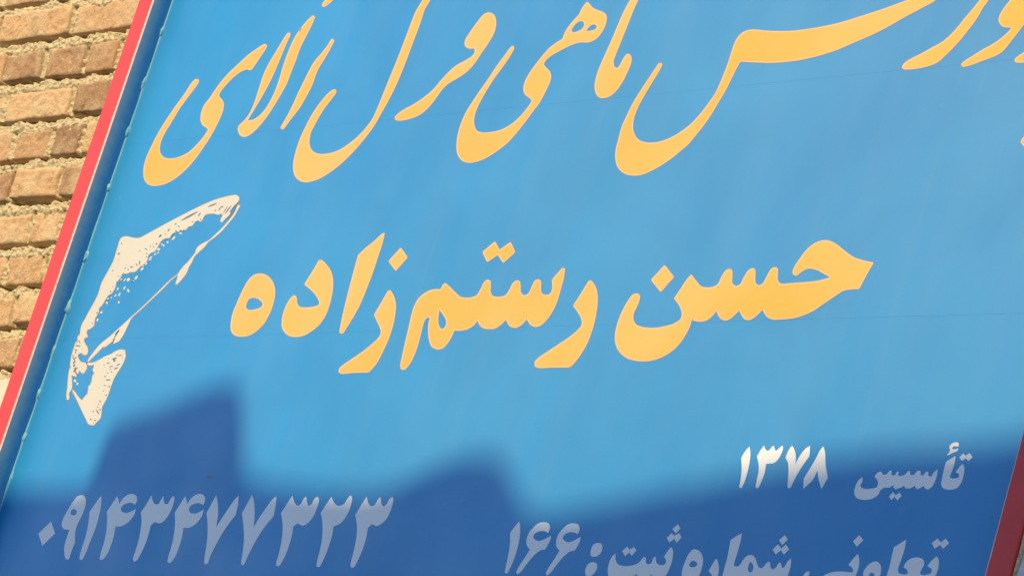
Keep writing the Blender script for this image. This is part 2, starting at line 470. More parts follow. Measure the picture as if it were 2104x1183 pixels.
F, mi = [], []
for j in range(n):
    for k in range(prof_n - 1):
        q = j * prof_n + k; F.append((q, q + 1, q + prof_n + 1, q + prof_n)); mi.append(1 if k < 6 else 0)
pier = mesh_obj('rendered_pier', V, F, [MPP, MM], None, mi)
tag(pier, 'pale plastered pier with a rough gritty edge beside the red frame', 'pier')
# sheets of the face, butted with hairline joints
seams = [S_BOT, Z0 + 1.2556, Z0 + 1.5693, Z0 + 1.883, S_TOP]
for a, b in zip(seams[:-1], seams[1:]):
    n = 40; V, F = [], []
    z0, z1 = a + .000005, b - .000005
    for i in range(n + 1):
        x = EL + (R_in + .004 - EL) * i / n
        w = .0006 * math.sin(i * .55 + a * 9)
        for y, z in ((.0022, z0), (.0002, z0), (-.0, z0 + .00006), (-.0, z1 - .00006), (.0002, z1), (.0022, z1)):
            V.append((x, y, z))
    for i in range(n):
        for k in range(5):
            q = i * 6 + k; F.append((q, q + 6, q + 7, q + 1))
    mesh_obj('panel_sheet', V, F, MPAN, sign)
V, F = box(L_in - .002, R_in + .03, .0024, .02, S_BOT - .01, S_TOP + .01); mesh_obj('back_panel', V, F, MPAN, sign)

def stile(xo, xi, inner_x, z0, z1, wob=0.0):
    """upright of the frame: outer side, peach edge, red front, bare inner edge, inner side"""
    s = 1 if xi > xo else -1
    n = 120; V, F, mi = [], [], []
    for j in range(n + 1):
        z = z0 + (z1 - z0) * j / n
        e = .0011 * max(0, noise.noise(Vector((xo, 2, z * 30)))) + .0012 * max(0, noise.noise(Vector((xo, 7, z * 90))) - .25)
        V += [(xo, WALL_Y + .004, z), (xo, -PROUD + .0012, z), (xo + s * .0016, -PROUD, z),
              (xi - s * (.0026 + e), -PROUD, z), (xi, -PROUD + .0016, z), (inner_x, .0021, z)]
    for j in range(n):
        for k in range(5):
            q = j * 6 + k; f = (q, q + 6, q + 7, q + 1)
            F.append(f if s < 0 else f[::-1]); mi.append((0, 1, 0, 2, 3)[k])
    F.append((0, 1, 2, 3, 4, 5)); m = n * 6; F.append((m, m + 1, m + 2, m + 3, m + 4, m + 5)); mi += [0, 0]
    return V, F, mi
SM = [MRED, MPEA, MPRI, MINN]
V, F, mi = stile(L_out, L_in, EL, S_BOT, S_TOP); mesh_obj('frame_stile', V, F, SM, sign, mi)
V, F, mi = stile(R_out, R_in, R_in + .001, S_BOT, S_TOP); mesh_obj('frame_stile', V, F, [MRED, MRED, MPRI, MINN], sign, mi)
for z0, z1 in ((S_BOT - FW, S_BOT), (S_TOP, S_TOP + FW)):
    V, F = box(L_out, R_out, -PROUD, WALL_Y + .004, z0, z1)
    o = mesh_obj('frame_rail', V, F, MRED, sign)
    md = o.modifiers.new('bevel', 'BEVEL'); md.width = .002; md.segments = 2
# painted bead where the sheet meets the frame
n = 400; V, F = [], []
for j in range(n + 1):
    z = S_BOT + (S_TOP - S_BOT) * j / n
    r = .0017 + .0007 * noise.noise(Vector((3, 1, z * 25)))
    for a in range(7):
        t = math.pi * a / 6
        V.append((EL + .0012 - r * 1.1 * math.cos(t), .0006 - r * 1.25 * math.sin(t), z))
for j in range(n):
    for a in range(6):
        q = j * 7 + a; F.append((q, q + 1, q + 8, q + 7))
mesh_obj('edge_bead', V, F, MEDG, sign, smooth=True)
# screw heads daubed with paint along that edge
scr = [(331, 68), (297, 173), (263, 271), (221, 386), (175, 526), (138, 630), (105, 723), (73, 812), (48, 896), (20, 977)]
zs = [hit(*p)[2] for p in scr]
st = -np.mean(np.diff(zs)); z = zs[0] + st
while z < S_TOP - .04: zs.append(z); z += st
z = min(zs) - st
while z > S_BOT + .03: zs.append(z); z -= st
for q, z in enumerate(zs):
    V, F = [], []
    rx, rz, ry = .0050 * rnd.uniform(.6, 1.3), .0100 * rnd.uniform(.6, 1.4), .0032 * rnd.uniform(.6, 1.4); z += rnd.uniform(-.002, .002)
    na, nb = 14, 5
    for b in range(nb + 1):
        ph = math.pi / 2 * b / nb
        for a in range(na):
            th = 2 * math.pi * a / na
            k = 1 + .45 * noise.noise(Vector((math.cos(th) * 1.4 + q * 3, math.sin(th) * 1.4, b * .5)))
            V.append((EL + .0006 + rx * k * math.cos(ph) * math.cos(th), .0004 - ry * math.sin(ph) * k, z + rz * k * math.cos(ph) * math.sin(th)))
    for b in range(nb):
        for a in range(na):
            F.append((b * na + a, b * na + (a + 1) % na, (b + 1) * na + (a + 1) % na, (b + 1) * na + a))
    mesh_obj('screw', V, F, MSCR, sign, smooth=True)

# ------------------------------------------------------------------ lettering
PRINT_Y = -0.00012
def curve(pts, step=2.2):
    """closed outline through points; (x, y, 1) marks a sharp corner"""
    n = len(pts); cor = [i for i, p in enumerate(pts) if len(p) > 2]
    P = [np.array(p[:2], float) for p in pts]
    secs = []
    if cor:
        for a, b in zip(cor, cor[1:] + [cor[0] + n]):
            s = [P[i % n] for i in range(a, b + 1)]
            secs.append([2 * s[0] - s[1]] + s + [2 * s[-1] - s[-2]])
    else:
        secs.append([P[-1]] + P + [P[0], P[1]])
    out = []
    for s in secs:
        for i in range(1, len(s) - 2):
            p0, p1, p2, p3 = s[i - 1:i + 3]
            t0 = 0; t1 = t0 + max(1e-3, np.linalg.norm(p1 - p0)) ** .5
            t2 = t1 + max(1e-3, np.linalg.norm(p2 - p1)) ** .5; t3 = t2 + max(1e-3, np.linalg.norm(p3 - p2)) ** .5
            m = max(1, int(np.linalg.norm(p2 - p1) / step))
            for k in range(m):
                t = t1 + (t2 - t1) * k / m
                a1 = (t1 - t) / (t1 - t0) * p0 + (t - t0) / (t1 - t0) * p1
                a2 = (t2 - t) / (t2 - t1) * p1 + (t - t1) / (t2 - t1) * p2
                a3 = (t3 - t) / (t3 - t2) * p2 + (t - t2) / (t3 - t2) * p3
                b1 = (t2 - t) / (t2 - t0) * a1 + (t - t0) / (t2 - t0) * a2
                b2 = (t3 - t) / (t3 - t1) * a2 + (t - t1) / (t3 - t1) * a3
                out.append((t2 - t) / (t2 - t1) * b1 + (t - t1) / (t2 - t1) * b2)
    return np.array(out)
def area(p): x, y = p[:, 0], p[:, 1]; return .5 * np.sum(x * np.roll(y, -1) - np.roll(x, -1) * y)
def offset(p, d):
    """d > 0 grows the outline"""
    if d == 0: return p
    if area(p) < 0: p = p[::-1]
    t = np.roll(p, -1, 0) - np.roll(p, 1, 0); t /= np.maximum(1e-6, np.linalg.norm(t, axis=1))[:, None]
    q = p + d * np.stack([t[:, 1], -t[:, 0]], 1)
    a = p; b = np.roll(p, -1, 0); ab = b - a; L2 = np.maximum(1e-9, (ab ** 2).sum(1))
    keep = []
    for i in range(len(q)):
        u = np.clip(((q[i] - a) * ab).sum(1) / L2, 0, 1)
        dist = np.sqrt((((a + ab * u[:, None]) - q[i]) ** 2).sum(1).min())
        if dist > abs(d) * .93: keep.append(q[i])
    return np.array(keep) if len(keep) > 3 else None
def sheet(loops, y):
    V2 = [[Vector((x, z, 0)) for x, z in lp] for lp in loops]
    tri = tessellate_polygon(V2); flat = [p for lp in loops for p in lp]
    V = [hit(x, z, y) for x, z in flat]; F = []
    for t in tri:
        a, b, c = (Vector(V[i]) for i in t)
        F.append(tuple(t) if (b - a).cross(c - a).y < 0 else tuple(t)[::-1])
    return V, F
def glyph(name, outer, holes=(), style='yellow', parent=None, label=None):
    o = curve(outer); hs = [curve(h) for h in holes]
    layers = {'yellow': [(1.1, 0, MBRN), (-.2, 1, MCRM), (-2.2, 2, MYEL)], 'white': [(0.0, 0, MWHT)], 'mark': [(0, 2, MBLM)], 'fleck': [(0, 0, MFSH)],
              'fish': [(0.9, 0, MBRN), (-.2, 1, MFSH)]}[style]
    V, F, mi, mats = [], [], [], []
    for d, lev, mat in layers:
        lp = [offset(o, d)] + [offset(h, -d) for h in hs]
        lp = [l for l in lp if l is not None]
        if lp and offset(o, d) is None: continue
        v, f = sheet(lp, PRINT_Y - .00009 * lev); k = len(V)
        V += v; F += [tuple(i + k for i in t) for t in f]; mi += [len(mats)] * len(f); mats.append(mat)
    ob = mesh_obj(name, V, F, mats, parent or sign, mi)
    if label: ob['label'] = label
    return ob
def T(x0, y0, s, sc=3.996):
    """'x,y x,y! ...' read in an enlarged view whose corner is photo pixel (x0, y0); ! = corner"""
    out = []
    for w in s.split():
        c = w.endswith('!'); a, b = w.rstrip('!').split(',')
        p = (x0 + float(a) / sc, y0 + float(b) / sc); out.append(p + (1,) if c else p)
    return out
A_t = (280, 0); A2 = (280, 110); B_t = (780, 0); C_t = (1200, 0); D_t = (1578, 0)
E_t = (450, 480); F_t = (800, 480); G_t = (1250, 470); I_t = (60, 887); J_t = (400, 887); K_t = (1000, 887); L_t = (1490, 887)
yellow = [
 # first line
 (A2, "500,208 516,222 500,260 440,340 360,450 290,565 235,655 205,720 193,790 205,830 240,858 290,863 350,850 430,810 500,745 555,680 590,625! 575,610 545,590 528,545 535,480 560,420 600,370 640,310 690,240 760,160 840,85 920,12 1000,-45 1055,-75 1074,-65 1060,-30 1020,30 970,105 940,143! 925,138! 912,132 885,140 840,165 780,215 720,280 683,335 680,352 700,375 716,400 718,440 705,490 680,550 640,630 600,700 540,790 470,885 390,970 300,1040 220,1077 140,1087 90,1070 62,1020 60,940 80,860 120,770 170,670 230,570 310,450 390,340 460,235 485,212", ()),
 (A_t, "1258,266 1266,285 1240,345 1190,465 1140,585 1090,690 1030,800 970,900 915,990! 960,983 1010,950 1060,895 1110,810 1150,720 1180,630 1210,530 1250,420 1300,310 1370,210 1430,145 1460,127 1468,140 1450,190 1400,290 1350,390 1310,500 1270,600 1230,700 1180,790 1120,890 1050,990 990,1060 930,1110 890,1126 855,1115 833,1060 845,1030 890,985 930,930 970,840 1000,750 1025,670 1050,600 1090,520 1150,420 1210,320 1245,272", ()),
 (A_t, "1615,318 1626,330 1600,390 1550,480 1500,560 1475,615 1450,690 1410,770 1340,890 1270,980 1210,1060 1193,1067 1183,1055 1200,1020 1240,950 1290,850 1340,740 1380,660 1420,580 1460,510 1520,440 1570,375 1600,328", ()),
 (A_t, "1525,38 1522,52 1540,60 1575,40 1615,5 1680,-30 1760,-40 1750,-70 1660,-60 1590,-30 1550,5", ()),
 (A2, "1640,296 1646,312 1600,380 1530,475 1465,590 1435,650 1422,720 1430,775 1460,810 1510,825 1580,820 1660,795 1760,730 1850,650 1930,550 1975,460 2000,398 2060,250 2130,80 2200,-100 2260,-260 2290,-335 2340,-420 2375,-480 2420,-560 2440,-570 2450,-550 2415,-440 2370,-360 2330,-240 2270,-80 2210,80 2140,250 2070,390 2000,515 1950,600 1880,695 1790,800 1700,890 1600,970 1500,1030 1400,1058 1340,1045 1300,1000 1288,920 1305,820 1340,710 1390,600 1450,490 1520,390 1590,315 1620,297", ()),
 (B_t, "900,105 940,125 957,180 945,260 905,340 850,420 790,510 740,570 680,620 580,680 540,710 490,770 440,840 380,905 320,950 240,980 160,993 125,985 122,970 150,935 200,900 290,850 370,795 440,735 500,665 560,600 620,545 700,500 760,460 780,430 778,400! 740,403 710,390 697,365 705,325 750,255 800,185 850,125 880,108", ()),
 (B_t, "1098,376 1107,390 1080,450 1020,540 940,650 870,760 820,850 790,920 775,990 780,1040 800,1075 850,1090 930,1083 1000,1065 1080,1020 1150,960 1210,890 1250,830! 1235,810 1195,780 1180,735 1190,680 1230,600 1280,530 1340,455 1400,390 1460,345 1500,320 1515,280 1550,220 1600,160 1640,115 1655,80 1690,30 1705,14! 1725,35 1750,65 1790,85 1840,105 1862,130 1860,190 1830,260 1780,320 1720,350 1640,352 1570,375 1490,415 1410,460 1360,505 1350,530 1365,555 1395,585 1408,625 1400,670 1360,760 1310,850 1250,930 1190,1010 1110,1110 1055,1170 1000,1215 930,1265 860,1305 780,1333 720,1337 670,1315 637,1260 632,1180 645,1090 670,1010 710,920 760,840 820,750 890,650 960,545 1030,450 1075,390",
   ("1645,178 1670,180 1680,205 1660,240 1620,262 1585,268 1575,255 1590,225 1615,195", "1745,205 1775,208 1783,225 1765,245 1730,255 1697,258! 1715,230")),
 (C_t, "490,-115 500,-95 445,5 410,80 370,180 330,280 290,380 262,450 243,510 248,545 265,562 285,548 310,505 335,462 360,443 382,455 392,490 380,540 350,610 320,670 280,730 230,780 180,805 130,805 100,775 87,720 95,650 120,570 150,500 190,410 230,320 280,200 320,110 350,50 380,0 420,-60 465,-112", ()),
 (C_t, "630,515 642,530 615,590 560,680 500,780 450,870 415,960 402,1040 410,1090 430,1130 470,1160 540,1172 620,1163 700,1135 790,1085 880,1015 950,940 1020,850 1080,760 1130,650 1170,550 1200,460 1225,380 1260,310 1300,270 1350,249 1400,245 1480,253 1600,258 1720,255 1762,250 1912,228 2092,190 2272,135 2442,80 2592,25 2742,-35 2870,-110 2960,-150 2990,-120 2892,0 2772,70 2632,145 2492,225 2352,295 2212,355 2072,415 1912,465 1762,498 1612,515 1512,519 1400,515 1285,508! 1250,570 1210,650 1160,750 1100,850 1040,950 980,1035 900,1135 860,1183 800,1235 720,1300 640,1355 550,1405 470,1437 400,1443 330,1425 280,1380 258,1310 260,1230 280,1150 310,1040 350,950 400,850 470,735 540,630 600,540 618,518", ()),
 (D_t, "1835,-105 1850,-85 1810,5 1770,60 1730,130 1690,190 1640,255 1580,330 1520,395 1450,465 1390,515 1320,545 1230,565 1150,573 1110,570 1100,550 1125,515 1180,480 1260,440 1350,390 1430,345 1500,285 1560,220 1620,145 1680,75 1740,0 1800,-80", ()),
 (D_t, "2000,-10 1950,50 1905,120 1893,165 1905,200 1935,225 1975,228 2000,232! 1970,265 1920,310 1850,360 1760,410 1680,460 1610,505 1582,535 1590,550 1640,545 1700,525 1780,495 1860,465 1920,430 1970,375 2020,310 2060,260 2102,200 2160,110 2200,20 2205,-60 2170,-110 2110,-110 2050,-60", ()),
 (D_t, "2102,430 2050,465 2025,490 2030,512 2060,518 2102,515 2180,490 2260,420 2330,330 2300,310 2200,370", ()),
 (D_t, "2070,1165! 2125,1085! 2190,1150! 2130,1240!", ()),
 # second line
 (E_t, "300,333 370,332 420,365 455,430 460,500 445,580 410,670 360,750 300,805 240,838 180,845 130,835 100,800 96,740 110,660 150,560 200,450 250,370", ("270,527 310,530 350,560 358,580 340,605 290,622 240,625 222,605 228,570 245,540",)),
 (E_t, "833,212 870,240 915,300 935,370 935,450 915,560 880,660 830,740 760,800 690,838 610,847 560,830 520,780 515,720 530,640 560,570 600,515 625,505 638,530 642,570 660,598 720,605 780,597 820,580 822,560 790,500 740,450 698,418! 740,350 790,270 820,220", ()),
 (E_t, "1363,-8! 1345,70 1300,210 1260,330 1210,460 1160,580 1100,690 1050,770 1015,820 1000,823 990,805 1000,740 1030,600 1070,440 1110,290 1142,175! 1200,120 1280,55 1340,0", ()),
 (E_t, "1493,113! 1550,195! 1450,308! 1390,225!", ()),
 (E_t, "1402,462 1430,500 1450,560 1450,640 1430,750 1395,860 1350,960 1290,1070 1230,1138! 1100,1142 1000,1148 982,1130 990,1100 1020,1075 1100,1020 1180,965 1260,900 1310,850 1328,810 1320,770 1295,715 1272,665! 1310,600 1360,515 1390,467", ()),
 (F_t, "455,405 490,430 540,480 580,515 620,525 680,520 720,500 750,450 780,395 805,377 828,385 832,430 832,480 850,510 890,518 950,505 985,460 1010,410 1040,385 1070,390 1078,430 1080,480 1105,505 1140,490 1170,430 1195,385 1225,375 1245,390 1245,440 1250,485 1280,502 1320,490 1336,450 1335,375! 1375,330 1425,275! 1440,280 1435,350 1410,450 1380,550 1340,640 1290,710 1240,755 1200,765 1160,750 1128,703! 1090,745 1050,770 1010,770 980,750 957,707! 920,745 870,778 820,783 770,775 740,750 725,715! 690,755 640,785 580,797 535,795! 510,850 470,910 430,945 390,948 350,930 325,870 318,800 322,730 330,690 320,685 295,705 278,750 255,840 230,930 200,1010 160,1080 125,1115 100,1115 90,1080 105,1000 130,890 160,760 185,650 205,590 240,530 300,480 360,457 420,455! 440,420", ("410,622! 440,665 465,710 462,755 440,780 415,770 402,730 403,680",)),
 (F_t, "868,62! 905,132! 995,67! 1035,152! 935,242! 890,175! 803,235! 763,150!", ()),
 (F_t, "1652,382 1690,430 1708,490 1710,570 1695,680 1670,780 1630,890 1580,980 1520,1060 1480,1098! 1350,1098 1220,1100 1195,1085 1195,1050 1220,1020 1300,965 1390,905 1480,845 1550,785 1578,745 1575,700 1550,650 1507,592! 1560,510 1610,430 1640,385", ()),
 (G_t, "235,530 258,545 255,590 230,650 208,700 208,750 230,785 280,805 370,812 460,800 540,775 590,740 602,700 590,650 565,605 537,572! 580,510 640,420 680,372! 720,425 760,470 800,480 860,475 900,450 930,390 960,345 990,328 1015,340 1018,400 1018,445 1045,468 1080,455 1110,400 1150,340 1185,322 1205,335 1207,390 1208,440 1230,462 1265,450 1300,390 1335,330 1365,315 1390,325 1390,380 1392,425 1420,450 1500,445 1620,437 1720,425 1780,410 1820,397! 1760,365 1700,335 1640,328 1590,350 1550,382 1525,382 1512,355 1525,315 1560,260 1620,180 1690,120 1760,95 1810,97 1870,125 1940,180 2010,230 2080,255 2180,278! 2120,380 2060,495! 2000,497 1930,510 1850,560 1760,620 1680,675 1600,710 1520,733 1440,742 1340,742 1300,720 1265,663! 1220,710 1165,747 1125,745 1100,720 1075,670! 1030,715 980,750 940,748 910,725 888,675! 850,720 800,755 740,762 700,755! 688,740! 670,800 630,880 570,960 500,1020 420,1062 330,1085 240,1085 150,1060 90,1010 58,940 55,860 75,770 110,680 160,590 200,540", ()),
 (G_t, "462,295! 540,395! 430,520! 348,420!", ()),
]
for t, s, hs in yellow:
    dot = s.count('!') >= 4 and len(s.split()) <= 8
    glyph('letter_dot' if dot else 'letter', T(*t, s), [T(*t, h) for h in hs], 'yellow')
four = "723,525! 735,560 738,590! 770,545 810,515 850,507 880,525 885,560 870,595! 840,580 800,585 765,605 753,635 765,655 800,663 840,650 875,628! 865,670 840,710 800,750 755,772 708,775! 695,850 670,930 640,1000 595,1050 580,1045 585,1000 610,920 630,830 640,730 637,655! 680,590"
six = "475,738 508,748 520,785 505,828! 480,815 440,812 400,830 383,855 395,880 430,893 470,880 530,848! 520,890 480,962! 440,970 390,1010 330,1080 280,1145 250,1165 243,1150 260,1110 300,1050 355,962! 330,930 328,880 345,830 380,785 430,745"
four_b = [(x + 558 / 3.996, (y - 887 - 131.4) * 1.045 + 887 + 131.4, *c) for x, y, *c in T(*I_t, four)]
six_b = [(x + 243 / 3.996, y + 10 / 3.996, *c) for x, y, *c in T(*K_t, six)]
white = [
 ('digit', T(*I_t, "180,732! 212,832! 108,933! 75,833!"), ()),
 ('digit', T(*I_t, "440,518 463,545 460,610 430,690 395,760 378,820 376,870! 376,905! 350,970 320,1045 300,1040 288,990 290,930 310,860 330,800! 290,797 268,770 275,720 310,650 360,570 400,525"), (T(*I_t, "362,630 385,640 388,670 370,683 345,678 340,655"),)),
 ('digit', T(*I_t, "593,525! 590,600 570,700 540,800 500,900 460,1000 430,1048 414,1040 430,960 465,850 485,750 495,655! 540,590 580,535"), ()),
 ('digit', T(*I_t, four), ()),
 ('digit', T(*I_t, "1005,518! 1015,565 1035,592 1060,590 1080,560 1100,525 1105,560 1115,590 1135,590 1155,560 1180,525 1192,535 1180,600 1150,670 1110,725 1075,748 1050,745 1035,738 998,765! 985,820 960,900 920,990 880,1055 860,1062 852,1045 870,980 895,900 915,800 922,720 916,658! 950,610"), ()),
 ('digit', four_b, ()),
 ('digit', T(*I_t, "1535,517! 1548,580 1550,680 1535,780! 1580,710 1640,620 1690,550 1720,520! 1715,590 1695,680! 1640,750 1580,840 1530,930 1490,1010 1460,1080 1440,1080 1440,1030 1455,930 1465,820 1462,720 1455,665! 1490,600"), ()),
 ('digit', T(*J_t, "472,515! 488,580 492,680 483,785! 520,720 580,630 640,550 672,525! 665,600 648,690! 580,770 520,860 470,950 430,1030 405,1085 388,1092 382,1075 395,980 405,870 400,760 388,665! 430,590"), ()),
 ('digit', T(*J_t, "803,520! 820,575 845,605 870,590 895,545 915,530 922,570 935,605 960,590 980,550 1005,530 1020,545 1005,620 975,690 930,745 890,767 865,760 850,748 810,775! 800,840 775,930 740,1020 695,1095 675,1100 668,1080 690,1000 712,900 722,800 718,720 708,665! 750,600"), ()),
 ('digit', T(*J_t, "1123,530! 1140,570 1165,600 1200,603 1230,585 1255,545 1280,520 1292,535 1280,610 1250,680 1200,745 1140,775! 1128,850 1100,940 1060,1040 1020,1108 1003,1105 1003,1070 1025,980 1045,880 1050,780 1045,710 1033,665! 1075,600"), ()),
 ('digit', T(*J_t, "1413,528! 1425,580 1450,608 1475,600 1500,560 1525,535 1532,580 1550,610 1575,590 1600,550 1625,533 1630,560 1610,640 1575,710 1530,755 1495,770 1475,765 1462,755 1422,785! 1412,850 1390,930 1355,1020 1305,1108 1285,1110 1280,1085 1300,1000 1322,900 1333,800 1328,730 1318,680! 1360,610"), ()),
 ('digit', T(*K_t, "268,732! 275,780 270,870 250,960 225,1040 190,1120 165,1160 150,1155 155,1110 175,1020 190,920 193,825! 230,775"), ()),
 ('digit', T(*K_t, six), ()), ('digit', six_b, ()),
 ('colon_dot', T(*K_t, "905,910 940,915 950,955 925,1005 880,1023 855,1010 855,970 875,925"), ()),
 ('colon_dot', T(*K_t, "860,1068 900,1075 907,1110 880,1160 840,1183 812,1170 810,1130 830,1085"), ()),
 ('letter', T(*K_t, "1060,995! 1058,1040 1075,1080 1120,1097 1200,1092 1250,1070 1290,1025 1308,1030 1305,1060 1320,1083 1350,1075 1370,1030 1388,1022 1390,1060 1410,1085 1450,1090 1472,1070 1470,1045 1455,1022! 1490,970 1515,942! 1528,965 1525,1040 1500,1120 1465,1183 1430,1215 1390,1215 1350,1165! 1320,1215 1270,1230 1230,1162! 1150,1225 1080,1235 1020,1215 995,1160 1000,1090 1030,1020"), ()),
 ('letter_dot', T(*K_t, "1155,938! 1170,965! 1210,942! 1230,968! 1190,1015! 1172,985! 1135,1018! 1112,975!"), ()),
 ('letter_dot', T(*K_t, "1570,755! 1590,790! 1553,832! 1525,795!"), ()),
 ('letter_dot', T(*K_t, "1520,828! 1540,850! 1580,828! 1600,862! 1560,908! 1540,875! 1500,905! 1478,868!"), ()),
 ('letter', T(*K_t, "1705,960 1750,980 1775,1030 1770,1100 1740,1183 1700,1230 1650,1235 1610,1210 1602,1150 1630,1060 1665,990"), (T(*K_t, "1690,1055 1720,1065 1730,1085 1710,1105 1670,1105 1662,1085"),)),
 ('letter', T(*K_t, "1885,1040 1903,1080 1905,1140 1885,1220 1840,1300 1760,1340 1750,1320 1830,1250 1855,1190 1822,1138! 1850,1090"), ()),
 ('letter', T(*L_t, "138,828! 125,900 100,990 75,1070 72,1095 95,1103 120,1090 145,1050 180,1015 220,1008 250,1040 265,1090 285,1115 310,1110 335,1080 360,1062 370,1075 370,1105 390,1125 415,1110 440,1075 455,1070 460,1090 470,1115 490,1100 510,1065 540,1035! 540,1080 520,1160 490,1220 440,1225 400,1190! 370,1225 330,1200! 290,1225 200,1215 100,1220 20,1225 -20,1190 -10,1130 15,1040 35,940 45,885! 90,855"), (T(*L_t, "208,1065 228,1085 230,1125 210,1150 190,1140 190,1100"),)),
 ('letter_dot', T(*L_t, "490,845! 515,880! 468,925! 443,885!"), ()),
 ('letter_dot', T(*L_t, "435,920! 460,955! 500,922! 525,962! 482,1005! 458,968! 415,1003! 390,962!"), ()),
 ('letter', T(*L_t, "1090,998! 1100,1040 1095,1110 1065,1190 1040,1230 960,1215 880,1225 820,1260 780,1240 790,1195 830,1165 900,1145 990,1145 1040,1150 1052,1140 1045,1115 1012,1088! 1050,1040"), ()),
 ('letter', T(*L_t, "690,1143 685,1180 660,1220 630,1200 650,1165 670,1145"), ()),
 ('letter_dot', T(*L_t, "1100,845! 1135,885! 1080,940! 1050,895!"), ()),
 ('letter', T(*L_t, "1235,1060 1270,1080 1280,1130 1255,1220 1200,1300 1130,1330 1120,1310 1180,1240 1140,1200 1135,1150 1180,1085"), (T(*L_t, "1200,1152 1225,1165 1220,1190 1190,1190 1180,1170"),)),
 ('letter', T(*L_t, "1488,880! 1470,970 1440,1060 1420,1120 1425,1155 1455,1165 1490,1165 1500,1150 1490,1125 1468,1110 1480,1075 1520,1040 1580,1028 1625,1045 1632,1085 1610,1130 1600,1160 1620,1172 1660,1168 1690,1155 1695,1125 1660,1098! 1700,1050 1735,1018! 1752,1045 1752,1100 1730,1170 1700,1215 1600,1230 1500,1225 1400,1230 1330,1225 1325,1190 1350,1100 1370,1010 1385,945! 1440,910"), ()),
 ('letter_dot', T(*L_t, "1745,873! 1770,905! 1812,873! 1838,910! 1790,957! 1765,925! 1720,957! 1695,910!"), ()),
 ('letter', T(*L_t, "1893,195! 1880,270 1855,340 1845,370 1860,380 1900,378 1918,370 1918,345 1892,328! 1920,290 1950,260! 1963,290 1958,350 1935,420 1900,460 1840,473 1790,460 1773,430 1785,360 1800,290 1813,245! 1850,220"), ()),
 ('letter_mark', T(*L_t, "1890,84 1918,92 1915,120! 1880,118 1862,130 1875,142 1915,132! 1905,155 1870,170 1830,192! 1820,188! 1840,165 1848,150 1840,125 1860,95"), ()),
 ('letter_dot', T(*L_t, "1955,175! 1975,195! 2005,172! 2032,205! 1998,238! 1975,215! 1945,237! 1922,208!"), ()),
 ('letter', T(*L_t, "1128,368! 1125,410 1110,440 1130,462 1190,465 1245,450 1255,420 1250,395 1225,365! 1250,335 1280,322! 1300,350 1325,345 1350,318 1368,320 1365,350 1390,355 1412,325 1425,325 1420,355 1445,360 1480,345 1505,318 1518,322 1520,350 1550,350 1580,318 1605,320 1605,350 1625,355 1650,325 1668,328 1668,355 1690,365 1710,335 1745,303! 1740,350 1720,410 1690,455 1660,470 1640,460 1630,440! 1600,460 1570,465 1560,440! 1520,460 1480,460 1470,440! 1430,460 1390,465 1380,435! 1350,455 1310,455 1275,475! 1250,520 1200,548 1130,555 1080,540 1060,500 1068,450 1095,395"), ()),
 ('letter_dot', T(*L_t, "1380,492! 1400,520! 1430,495! 1450,522! 1412,560! 1390,530! 1365,558! 1345,527!"), ()),
 ('digit', T(*L_t, "200,118! 207,170 200,250 180,340 150,430 130,460 118,455 125,400 135,320 132,210! 170,150"), ()),
 ('digit', T(*L_t, "320,110! 330,140 350,155 370,140 395,112 405,130 415,155 440,135 470,112 475,135 455,190 425,235 395,255 370,258 335,262! 325,330 300,400 268,460 252,458 258,400 275,320 272,250 260,200! 290,150"), ()),
 ('digit', T(*L_t, "550,110! 570,150 580,200 575,265! 610,200 660,135 697,112! 695,160 690,200! 640,270 590,350 555,420 530,462 515,458 515,400 520,320 515,250 495,210! 520,150"), ()),
 ('digit', T(*L_t, "808,117! 820,170 825,270 843,375! 790,468! 768,390 757,315! 720,390 640,468! 645,380! 690,310 740,225 785,140"), ()),
]
for nm, o, hs in white: glyph(nm, o, hs, 'white')

# the fish
tP = lambda s: T(300, 390, s, 10.02)
tQ = lambda s: T(200, 470, s, 10.02)
tR = lambda s: T(130, 570, s, 10.02)
tS = lambda s: T(120, 670, s, 10.02)
tU = lambda s: T(120, 770, s, 10.02)
tV = lambda s: T(310, 470, s, 10.02)
body = tP("1915,150 1860,108 1760,115 1600,150 1400,210 1200,295 1000,390 800,490 600,595 400,700 200,810") + \
    tQ("1002,118 940,150 880,180 800,190 720,180 640,160 560,155 490,190 455,250 420,370 385,480 350,600! 310,700 230,850 150,990") + \
    tR("780,130 740,270 680,420 600,570 520,710 450,850! 400,920 365,1010") + \
    tS("445,110 420,160 385,250 350,340 315,450 280,560 255,680 243,790 250,850! 225,890 205,1000 190,1150") + \
    tU("185,250 170,350 165,440 180,515 200,525 220,500 225,440 215,375! 255,320 278,290! 285,200 280,100") + \
    tS("272,1010! 330,1030 380,1055! 360,980 300,920! 345,890! 395,985 425,980! 420,910! 460,940 490,980 530,985 545,930! 570,900 590,850 585,790 580,750! 470,730 430,680 400,610 420,570! 470,550 510,580 550,608 590,590 608,520 600,430 560,370 530,310 530,260! 560,230 605,240! 600,190 580,140! 600,80 650,60") + \
    tR("600,1022 640,990! 645,900 660,830! 700,770 740,690! 730,640! 780,590 830,530! 870,450! 930,370 1000,330! 1050,250 1080,180 1090,100! 1150,40") + \
    tQ("490,980! 530,915 590,935! 690,890! 760,890 830,840 890,770 970,720 1030,650 1040,560! 1100,500 1180,470! 1230,400 1290,290! 1340,230 1420,190! 1480,200 1520,130! 1600,70 1680,60! 1760,40") + \
    tP("838,822! 860,770 960,740! 1010,660 1080,630 1120,670! 1160,620 1200,540 1270,500 1400,490! 1480,515 1560,490! 1575,515 1530,640 1560,675 1620,610 1740,490 1720,450! 1800,360 1900,240 1922,195")
fish = glyph('fish_emblem', body, (), 'fish', label='cream fish with a mottled back printed beside the lettering')
